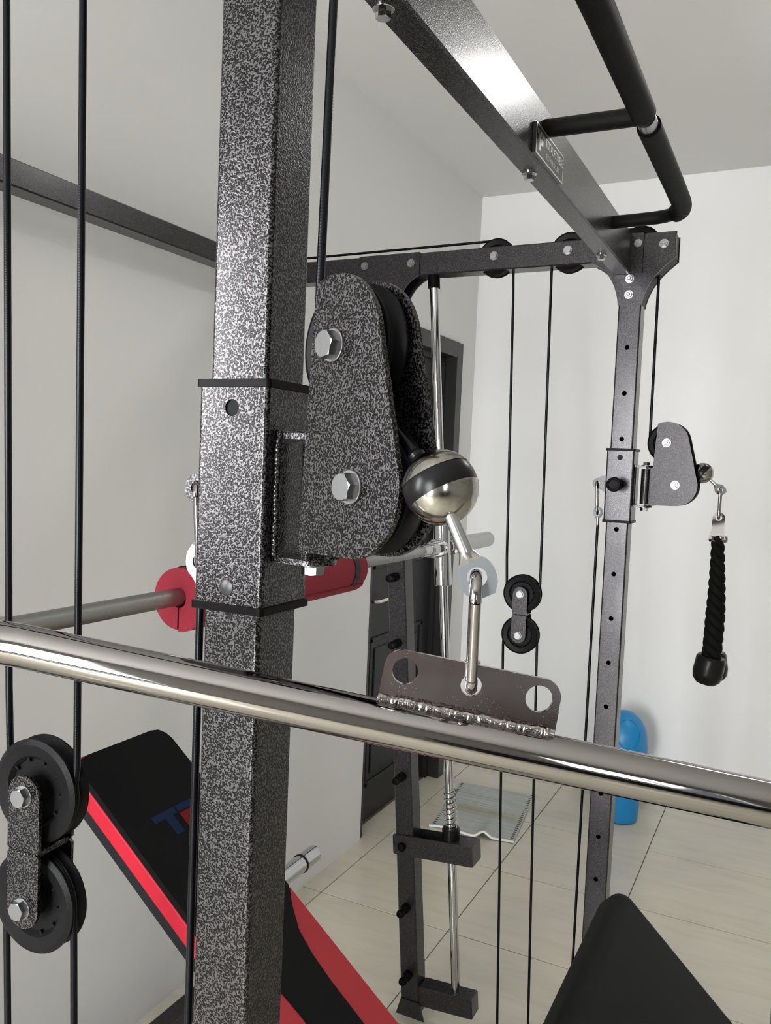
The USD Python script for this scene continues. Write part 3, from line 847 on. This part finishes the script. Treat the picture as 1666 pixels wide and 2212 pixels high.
def lower_cable(yc, label, eye_n, white):
    t = thing('base_cable', label, 'cable', (-0.45, yc, 0.05))
    eye = V(-0.4520, yc, 1.490 if white else 1.479)
    end = eyelet(t, eye, unit(V(0.03, 0, -1)), eye_n, 1.1 if white else 1.0)
    b = V(-0.636, yc, 1.1985 - 0.0545)
    pts = [end + V(0, 0, 0.004)] + list(np.linspace(end, V(-0.4505, yc, 0.075), 12))
    part(t, 'cable', tube(pts, CR, 12), 'cable_skin', smooth=60)
    pts = list(np.linspace(V(-0.558, yc, 0.06), V(-0.5900, yc, b[2] - 0.03), 14))
    pts += list(arc(b, 0.0455, -0.15, PI + 0.15, X, Z, 24))
    pts += list(np.linspace(V(-0.6825, yc, b[2] - 0.03), V(-0.644, yc, 0.06), 14))
    part(t, 'cable', tube(np.array(pts), CR, 12), 'cable_skin', smooth=60)


BALL_N, AX_N = V(-0.2054, 0.4899, 1.5659), unit(V(0.5148, -0.0797, -0.8561))
EYE_N = V(-0.1758, 0.4843, 1.5117)
upper_cable(YN, On, eun, enn, BALL_N, AX_N, EYE_N, unit(V(-0.0175, -0.004, 0.0362)), V(0.36, -0.93, 0.0),
            'black cable through the near carriage ending in a large nickel stop ball')
BALL_F = V(-0.2090, 2.098, 1.588)
upper_cable(YFAR, Of, euf, enf, BALL_F, unit(V(0.8, 0.0, -0.6)), V(-0.168, 2.096, 1.5505), unit(V(-0.031, 0.0, 0.030)), V(0.25, -1, 0.45),
            'black cable with small stop ball holding up the rope at the right upright')
lower_cable(YN, 'black cable with a white-lit end eye running down behind the nearest upright', V(0.15, -1, 0), True)
lower_cable(YFAR, 'thin black cable hooked behind the distant right upright running to the floor', V(0.3, -1, 0.1), False)

# ------------------------------------------------------------------ snap hooks


def carabiner(p0, p1, w, hd, r, label):
    """Closed loop from p0 (top) to p1 (bottom), its depth along w."""
    t = thing('carabiner', label, 'carabiner', tuple((p0 + p1) / 2))
    a = unit(p1 - p0); w = unit(w - a * (w @ a))
    L = np.linalg.norm(p1 - p0)
    r1, r2 = hd, hd * 0.72
    pts = []
    pts += [p0 + a * r1 + r1 * (math.sin(q) * -a + math.cos(q) * -w) for q in np.linspace(0, PI, 14)]
    pts += [p1 - a * r2 + r2 * (math.sin(q) * a + math.cos(q) * w) for q in np.linspace(0, PI, 12)]
    P = np.array(pts)
    D = np.vstack([np.linspace(P[13], P[14], 10)[1:-1]])
    E_ = np.vstack([np.linspace(P[-1], P[0], 10)[1:-1]])
    body = np.vstack([P[:14], D, P[14:]])
    part(t, 'hook_body', tube(body, r, 16), 'steel_chrome', smooth=60)
    g = np.vstack([P[-1], E_, P[0]])
    gate = part(t, 'gate', tube(g, r * 0.92, 16), 'steel_chrome', smooth=60)
    n = np.cross(a, w)
    piv = P[-1] + (P[0] - P[-1]) * 0.24
    part(gate, 'hinge_pin', cyl(piv - n * r * 1.3, piv + n * r * 1.3, r * 0.32, 12), 'bright_chrome')
    return t


vw = unit(V(-0.36, 0.93, -0.10))
carabiner(V(-0.1765, 0.4846, 1.5125), V(-0.1809, 0.4971, 1.4385), vw, 0.0130, 0.0038, 'chrome snap hook between the large stop ball and the lat bar')
carabiner(V(-0.4580, YN, 1.5555), V(-0.4525, YN, 1.4860), V(-0.6, 0.8, 0), 0.0110, 0.0036, 'chrome snap hook behind the sleeve of the nearest upright')
carabiner(V(-0.1675, 2.096, 1.5530), V(-0.1670, 2.093, 1.4830), Y, 0.0110, 0.0034, 'small snap hook above the black tricep rope')
carabiner(V(-0.4575, YFAR, 1.5555), V(-0.4530, YFAR, 1.4750), Y, 0.0100, 0.0030, 'tiny snap hook behind the distant right upright')

# ------------------------------------------------------------------ lat bar
E1, E2 = V(0.9231, 0.3583, -0.1396), V(0.1058, 0.1123, 0.9880)
E1 /= np.linalg.norm(E1); E2 = unit(E2 - E1 * (E2 @ E1)); E3 = np.cross(E1, E2)
FO = V(-0.1847, 0.4932, 1.4052)
lb = thing('lat_bar', 'polished chrome lat pulldown bar with a welded three-hole plate hanging in front', 'exercise bar', tuple(FO))
LT = lambda u, v, w=0.0: FO + E1 * u + E2 * v + E3 * w
dn = -E2 * 0.55 - E3 * -0.2
pts = [LT(u, 0) for u in np.linspace(-0.300, 0.300, 13)]
left = smooth_path([LT(-0.50, -0.085, -0.035), LT(-0.42, -0.045, -0.02), LT(-0.35, -0.011, -0.006), LT(-0.318, -0.0015, -0.001), LT(-0.300, 0)], 8)
right = smooth_path([LT(0.300, 0), LT(0.318, -0.0015, 0), LT(0.35, -0.011, 0), LT(0.42, -0.045, 0), LT(0.50, -0.085, 0)], 8)
part(lb, 'bar', tube(np.vstack([left[:-1], pts, right[1:]]), 0.0147, 64), 'steel_chrome', smooth=60)
hp = sbox(-0.0573, 0.006, 0.0573, 0.0492).buffer(-0.0002)
hp = unary_union([hp.buffer(-0.0115).buffer(0.0115, 20), sbox(-0.0573, 0.006, 0.0573, 0.03)])
hp = hp.difference(unary_union([Point(-0.0433, 0.0357).buffer(0.0084, 32), Point(0.0437, 0.0357).buffer(0.0086, 32), Point(0.0, 0.0352).buffer(0.0068, 32)]))
part(lb, 'hole_plate', plate(hp, 0.0042, frame(LT(0, 0, -0.0021), E1, E2, E3)), 'spatter_plate', label='grey plated bracket with three round holes and weld spatter')
# weld bead on both faces of the plate, with scorched edges
for sd in (1, -1):
    n, k = 260, 14
    u = np.linspace(-0.0575, 0.0568, n)
    nse = meshkit.fbm(np.stack([u * 420, u * 0 + 3 * sd, u * 0], -1), 3, 5) - 0.5
    rr = 0.0031 + 0.0013 * nse
    rr[:8] *= np.linspace(1.3, 1.1, 8); rr[-14:] *= np.linspace(1.45, 1.0, 14)
    path = np.array([LT(q, 0.0158 + 0.0010 * w_, sd * 0.0026) for q, w_ in zip(u, meshkit.fbm(np.stack([u * 90, u * 0 + 7, u * 0], -1), 2, 9) - 0.5)])
    m = tube(path, rr, k)
    rel = m.vertices - FO
    loc = np.stack([rel @ E1, rel @ E2, rel @ E3], -1)
    nz = meshkit.fbm(loc * V(230.0, 900.0, 900.0), 3, 11)[:, None] - 0.5
    off = loc - np.stack([loc[:, 0], loc[:, 0] * 0 + 0.0158, loc[:, 0] * 0 + sd * 0.0026], -1)
    loc = loc + off * V(0, 1, 1) * nz * 0.7
    loc[:, 2] = sd * 0.0018 + (loc[:, 2] - sd * 0.0018) * 0.75
    m.vertices = FO + loc[:, :1] * E1 + loc[:, 1:2] * E2 + loc[:, 2:] * E3
    wb_ = part(lb, 'weld_bead', m, 'weld_metal', smooth=50, label='rippled weld bead with brown scorch marks')
    for v0, w0, ph in ((0.0196, 0.0026, 2), (0.0126, 0.0068, 5)):
        uu_ = np.linspace(-0.047, 0.053, 200)
        jag = meshkit.fbm(np.stack([uu_ * 700, uu_ * 0 + ph, uu_ * 0], -1), 2, 21) - 0.42
        pth = np.array([LT(q, v0 + 0.0010 * g_, sd * w0) for q, g_ in zip(uu_, jag)])
        part(wb_, 'scorch_line', tube(pth, np.clip(0.0002 + 0.0016 * jag, 0.00005, 0.0007), 6), 'scorch', smooth=60)

# ------------------------------------------------------------------ tricep rope
tr = thing('tricep_rope', 'black twisted tricep rope with rubber knob ends hanging right of the far upright', 'exercise rope', (-0.165, 2.09, 1.49))
cl = unary_union([Point(0, 0).buffer(0.0135, 20), sbox(-0.0135, -0.045, 0.0135, 0)]).union(Polygon([(-0.0135, -0.03), (0.0135, -0.03), (0.0195, -0.052), (-0.0195, -0.052)])).difference(Point(0, 0).buffer(0.0075, 16))
part(tr, 'clevis', [plate(cl, 0.003, frame(V(-0.167, 2.0945, 1.4840), X, V(0, 0.259, 0.966), V(0, -0.966, 0.259))),
                    lathe([(0.0165, -0.006), (0.0205, -0.006), (0.0215, 0), (0.0205, 0.008), (0.0165, 0.008)], frame(V(-0.1655, 2.095, 1.434), X, Y, Z), 32)], 'steel_chrome', smooth=40)
for q, (dx, dy, x1, lean) in enumerate(((0.0, -0.008, 0.004, 0.0), (-0.002, 0.012, 0.001, 0.010))):
    n = 220
    t = np.linspace(0, 1, n)
    cx = np.stack([-0.1655 + dx + (x1) * t + 0.004 * np.sin(t * PI), 2.092 + dy + 0.030 * t * (1 if q else -0.4), 1.440 - 0.294 * t - 0.004 * q], -1)
    rad = 0.0072 + 0.0042 * np.minimum(1, t * 1.6)
    rp = part(tr, 'rope_leg', [tube(cx + (rad * 0.95)[:, None] * (np.cos(t * 26 + k * 2 * PI / 3)[:, None] * X + np.sin(t * 26 + k * 2 * PI / 3)[:, None] * Y), rad * 1.02, 12) for k in range(3)], 'rope_black', smooth=60)
    e = cx[-1]
    ax_ = unit(V(-0.16 if q == 0 else 0.15, 0, -1))
    part(rp, 'rubber_knob', lathe([(0, -0.004), (0.030, -0.004), (0.0335, 0.002), (0.0335, 0.016), (0.0345, 0.036), (0.031, 0.052), (0.022, 0.062), (0, 0.066)], along(e + V(0, 0, 0.010), ax_), 40), 'rubber')

# ------------------------------------------------------------------ barbell on the guide rods and its pad
BX, BZ = -0.868, 1.3555
bb = thing('smith_barbell', 'grey knurled steel barbell running across the rack on the guide rods', 'barbell', (BX, 1.333, BZ))
Pb = lambda y: V(BX, y, BZ)
part(bb, 'grip', cyl(Pb(0.70), Pb(1.97), 0.0140, 40), 'knurl')
for s0, d in ((1.955, 1), (0.705, -1)):
    part(bb, 'grip_end', lathe([(0.0140, 0), (0.0165, 0.004), (0.0165, 0.05), (0.021, 0.055), (0.021, 0.10), (0.0140, 0.10)], along(Pb(s0), V(0, d, 0)), 36), 'bright_chrome')
for yc, d in ((YFAR, 1), (YN, -1)):
    rxz = lambda z: V(-0.930 - 0.0835 * (z - 2.066), yc, z)
    sl = part(bb, 'slide_sleeve', lathe([(0.0128, 0), (0.021, 0), (0.0235, 0.003), (0.0235, 0.187), (0.021, 0.190), (0.0128, 0.190)], along(rxz(1.250), rxz(1.44) - rxz(1.25)), 40), 'bright_chrome')
    part(sl, 'bar_boss', lathe([(0, 0), (0.026, 0), (0.026, 0.012), (0.020, 0.014), (0.020, 0.022), (0.024, 0.024), (0.024, 0.034), (0, 0.034)], along(Pb(yc - d * 0.053), V(0, d, 0)), 40), 'bright_chrome')
    part(sl, 'bar_boss', lathe([(0, 0), (0.022, 0), (0.022, 0.022), (0.028, 0.024), (0.028, 0.032), (0, 0.032)], along(Pb(yc + d * 0.020), V(0, d, 0)), 40), 'bright_chrome')
    part(bb, 'end_post', lathe([(0, 0), (0.0235, 0), (0.0235, 0.31), (0.020, 0.322), (0.010, 0.328), (0, 0.329)], along(Pb(yc + d * 0.05), V(0, d, 0)), 40), 'alloy')
pd = thing('barbell_pad', 'red foam sleeve with black straps wrapped around the barbell', 'foam pad', (BX, 1.29, BZ))
cs = Point(0, 0).buffer(0.0495, 48).difference(Point(0, 0).buffer(0.0142, 32)).difference(Polygon([(-0.0012, -0.012), (0.0012, -0.012), (0.0018, -0.06), (-0.0018, -0.06)]))
fm = part(pd, 'foam', plate(cs, 0.548, frame(V(BX, 1.570, BZ - 0.004), X, Z, V(0, -1, 0))), 'foam_red')
fl_ = Polygon([(0.0018, -0.048), (0.006, -0.0585), (0.03, -0.052), (0.044, -0.026), (0.035, -0.02)])
part(fm, 'overlap_flap', plate(Polygon([(-0.002, -0.0485)] + [(0.0525 * math.sin(a), -0.0525 * math.cos(a)) for a in np.linspace(0.02, 0.9, 12)] + [(0.046 * math.sin(0.9), -0.046 * math.cos(0.9))]), 0.546, frame(V(BX, 1.569, BZ - 0.004), X, Z, V(0, -1, 0))), 'foam_red')
for y0 in (1.515, 1.040):
    st = Point(0, 0).buffer(0.0512, 48).difference(Point(0, 0).buffer(0.0488, 48)).difference(Polygon([(0, 0), (-0.015, -0.06), (0.004, -0.06)]))
    part(pd, 'strap', plate(st, 0.020, frame(V(BX, y0 + 0.02, BZ - 0.004), X, Z, V(0, -1, 0))), 'rubber', label='black strap of the foam sleeve')

# ------------------------------------------------------------------ bench
wb = thing('weight_bench', 'inclined red and black padded bench with a preacher pad inside the rack', 'weight bench', (-0.6, 1.333, 0))
TS, TN = unit(V(0.7873, 0, -0.6166)), unit(V(0.6166, 0, 0.7873))
BO = V(-0.9249, 1.333, 0.6707)
BT = frame(BO, TS, Y, TN)
part(wb, 'backrest_edge', cushion(soft(-0.462, -0.1345, 0.53, 0.1345, 0.040), -0.046, -0.0105, 0.004, BT, 0.004), 'vinyl_red', label='red side band around the backrest')
# black face panel leaving the red inlays free
cn = [(0.0, 0.1345), (0.038, 0.103), (0.083, 0.075), (0.135, 0.063), (0.199, 0.058), (0.30, 0.057), (0.50, 0.057)]
face = Polygon([(-0.30, -0.1325), (-0.418, -0.1325), (-0.436, -0.127), (-0.450, -0.114), (-0.4545, -0.093), (-0.4545, 0.093), (-0.450, 0.114), (-0.436, 0.127), (-0.418, 0.1325), (0.0, 0.1325), (0.018, 0.118)] + cn[1:] + [(p[0], -p[1]) for p in cn[::-1][:-1]] + [(0.018, -0.118), (0.0, -0.1325)])
part(wb, 'backrest', plate(face, 0.0140, BT @ frame(V(0, 0, -0.0120), X, Y, Z)), 'vinyl_black')
for s in (-1, 1):
    inl = Polygon([(0.004, s * 0.1325)] + [(p[0], s * p[1]) for p in cn[1:]] + [(0.50, s * 0.1325)])
    part(wb, 'red_inlay', plate(inl.buffer(-0.0004), 0.0132, BT @ frame(V(0, 0, -0.0122), X, Y, Z)), 'inlay_red', label='red inlay on the backrest face')
part(wb, 'backrest_board', cbox((-0.445, -0.130, -0.072), (0.51, 0.130, -0.045), 0.003, BT), 'board_black')
# printed badge
LGT = lambda: BT @ frame(V(0, 0, 0.0021), V(0, 1, 0), V(-1, 0, 0), V(0, 0, 1))   # x across the pad, y up the pad
tee = unary_union([sbox(-0.060, 0.256, 0.006, 0.271), sbox(-0.030, 0.214, -0.0075, 0.271)])
part(wb, 'badge', plate(tee, 0.0003, LGT()), 'print_blue', label='blue T printed on the backrest')
part(wb, 'badge', plate(sbox(0.010, 0.256, 0.060, 0.271), 0.0003, LGT()), 'print_blue')
part(wb, 'badge', plate(Polygon([(0.010, 0.2525), (0.048, 0.2525), (0.048, 0.240), (0.026, 0.238), (0.026, 0.214), (0.010, 0.214)]), 0.0003, LGT()), 'print_red', label='red block printed on the backrest')
part(wb, 'badge', words('TOTAL', 0.0085, LGT() @ frame(V(-0.048, 0.199, 0), X, Y, Z), 0.0003, True, 1.9), 'print_faint_blue')
part(wb, 'badge', words('FITNESS', 0.0060, LGT() @ frame(V(-0.030, 0.190, 0), X, Y, Z), 0.0003, False, 1.6), 'print_faint_red')
# preacher pad
PS, PN = unit(V(0.728, 0, -0.686)), unit(V(0.686, 0, 0.728))
PO = V(-0.252, 1.333, 0.794)
PTm = frame(PO, PS, Y, PN)
part(wb, 'preacher_pad', cushion(soft(-0.004, -0.268, 0.40, 0.268, 0.030), -0.074, 0.0, 0.026, PTm), 'vinyl_black')
part(wb, 'preacher_piping', cbox((0.05, 0.238, -0.060), (0.38, 0.2705, -0.030), 0.006, PTm), 'vinyl_red')
part(wb, 'preacher_board', cbox((0.02, -0.235, -0.086), (0.38, 0.235, -0.073), 0.002, PTm), 'board_black')
part(wb, 'preacher_post', cbox((-0.145, 1.308, 0.20), (-0.095, 1.358, 0.63), 0.003), 'hammer')
part(wb, 'main_beam', cbox((-0.95, 1.303, 0.17), (0.10, 1.363, 0.23), 0.003), 'hammer')
part(wb, 'backrest_support', tube([(-0.95, 1.333, 0.2), (-1.06, 1.333, 0.66)], 0.02, 16), 'hammer')
for x in (-0.93, 0.07):
    part(wb, 'leg', cbox((x - 0.025, 1.308, 0.03), (x + 0.025, 1.358, 0.2), 0.003), 'hammer')
    part(wb, 'foot_bar', cbox((x - 0.025, 1.10, 0.0), (x + 0.025, 1.566, 0.045), 0.003), 'hammer')
part(wb, 'seat', rbox((-0.50, 1.18, 0.40), (-0.22, 1.486, 0.46), 0.02, 6), 'vinyl_black')
part(wb, 'seat_post', cbox((-0.385, 1.313, 0.22), (-0.345, 1.353, 0.405), 0.003), 'hammer')

# ------------------------------------------------------------------ bin
bc = V(-0.647, 3.835, 0)
bn = thing('trash_bin', 'bright blue plastic bin with a domed lid against the back wall', 'trash bin', tuple(bc))
part(bn, 'bin_body', lathe([(0, 0), (0.068, 0), (0.078, 0.006), (0.081, 0.02), (0.095, 0.30), (0.099, 0.305), (0.099, 0.315), (0.092, 0.315), (0.088, 0.30), (0.074, 0.012), (0, 0.010)], frame(bc, X, Y, Z), 64), 'bin_blue', smooth=40)
dome_p = [(0.094, 0.305), (0.1045, 0.307), (0.1075, 0.312), (0.1075, 0.352), (0.105, 0.362)] + [(0.105 * math.cos(a), 0.362 + 0.140 * math.sin(a)) for a in np.linspace(0.08, PI / 2, 18)]
part(bn, 'dome_lid', lathe(dome_p, frame(bc, X, Y, Z), 64), 'bin_blue', smooth=40)
dd = unit(V(0.35, -0.82, 0.45))
fa = [bc + V(0, 0, 0.362) + V(0.1065 * v[0], 0.1065 * v[1], 0.1415 * v[2]) for v in [unit(dd + 0.55 * (math.cos(a) * unit(np.cross(dd, Z)) + math.sin(a) * np.cross(unit(np.cross(dd, Z)), dd))) for a in np.linspace(0, 2 * PI, 48, endpoint=False)]]
part(bn, 'swing_flap', tube(fa, 0.0022, 8, closed=True), 'bin_blue', smooth=60)

# ------------------------------------------------------------------ dark cabinet added out of view, only to darken the chrome reflection
sbd = thing('added_sideboard', 'added dark cabinet behind the viewpoint, unseen, put in to darken the reflection in the chrome bar', 'added_sideboard', (2.2, -2.36, 0))
part(sbd, 'carcass', cbox((0.95, -2.585, 0.08), (3.20, -2.16, 0.82), 0.004), 'door_frame_wood')
part(sbd, 'top_board', cbox((0.92, -2.59, 0.82), (3.23, -2.13, 0.85), 0.004), 'door_frame_wood')
for k in range(4):
    x0 = 0.97 + k * 0.556
    d_ = part(sbd, 'cabinet_door', cbox((x0, -2.16, 0.10), (x0 + 0.54, -2.142, 0.80), 0.003), 'door_wood')
    part(d_, 'knob', lathe([(0, 0), (0.007, 0), (0.006, 0.012), (0.013, 0.018), (0.013, 0.026), (0, 0.028)], along(V(x0 + (0.49 if k % 2 == 0 else 0.05), -2.142, 0.5), Y), 20), 'handle_steel')
for x in (1.0, 3.15):
    for y in (-2.55, -2.19):
        part(sbd, 'leg', cbox((x - 0.025, y - 0.025, 0), (x + 0.025, y + 0.025, 0.08), 0.003), 'door_frame_wood')

# ------------------------------------------------------------------ floor mat
mt = thing('floor_mat', 'small grey woven floor mat with a white edge lying by the dark door', 'mat', (-1.2, 3.57, 0))
c00, c10, c11, c01 = V(-1.358, 3.287, 0), V(-0.986, 3.317, 0), V(-1.053, 3.865, 0), V(-1.425, 3.825, 0)
nu, nv = 60, 40
uu, vv = np.meshgrid(np.linspace(0, 1, nu), np.linspace(0, 1, nv), indexing='ij')
G = (c00 * (1 - uu)[..., None] + c10 * uu[..., None]) * (1 - vv)[..., None] + (c01 * (1 - uu)[..., None] + c11 * uu[..., None]) * vv[..., None]
rip = np.exp(-vv * 4.0)
G[..., 2] = 0.0055 + 0.026 * np.exp(-((uu - 0.66) / 0.07) ** 2) * rip
G[..., 1] += 0.012 * np.sin(uu * 2 * PI * 1.3) * rip
vt = G.reshape(-1, 3); vb = vt - V(0, 0, 0.005)
idx = np.arange(nu * nv).reshape(nu, nv)
fq = []
for i in range(nu - 1):
    for j in range(nv - 1):
        a, b, c, d = idx[i, j], idx[i + 1, j], idx[i + 1, j + 1], idx[i, j + 1]
        fq += [(a, b, c), (a, c, d), (a + nu * nv, c + nu * nv, b + nu * nv), (a + nu * nv, d + nu * nv, c + nu * nv)]
rimi = list(idx[:, 0]) + list(idx[-1, 1:]) + list(idx[-2::-1, -1]) + list(idx[0, -2:0:-1])
for k in range(len(rimi)):
    a, b = rimi[k], rimi[(k + 1) % len(rimi)]
    fq += [(a, a + nu * nv, b + nu * nv), (a, b + nu * nv, b)]
part(mt, 'woven_cloth', trimesh.Trimesh(np.vstack([vt, vb]), fq, process=False), 'mat_weave')
part(mt, 'white_edge', tube(G[:, 0] + V(0, -0.003, 0.001), 0.0055, 8), 'trim_white', smooth=60)
part(mt, 'stitched_edge', [cbox(p + V(-0.006, -0.002, 0.0), p + V(0.006, 0.002, 0.0012), 0) for k in range(26) for p in (G[0, 0] + (G[0, -1] - G[0, 0]) * (k + 0.5) / 26 + V(0.014, 0, 0.0003), G[-1, 0] + (G[-1, -1] - G[-1, 0]) * (k + 0.5) / 26 + V(-0.014, 0, 0.0003))], 'stitch', kind='stuff')
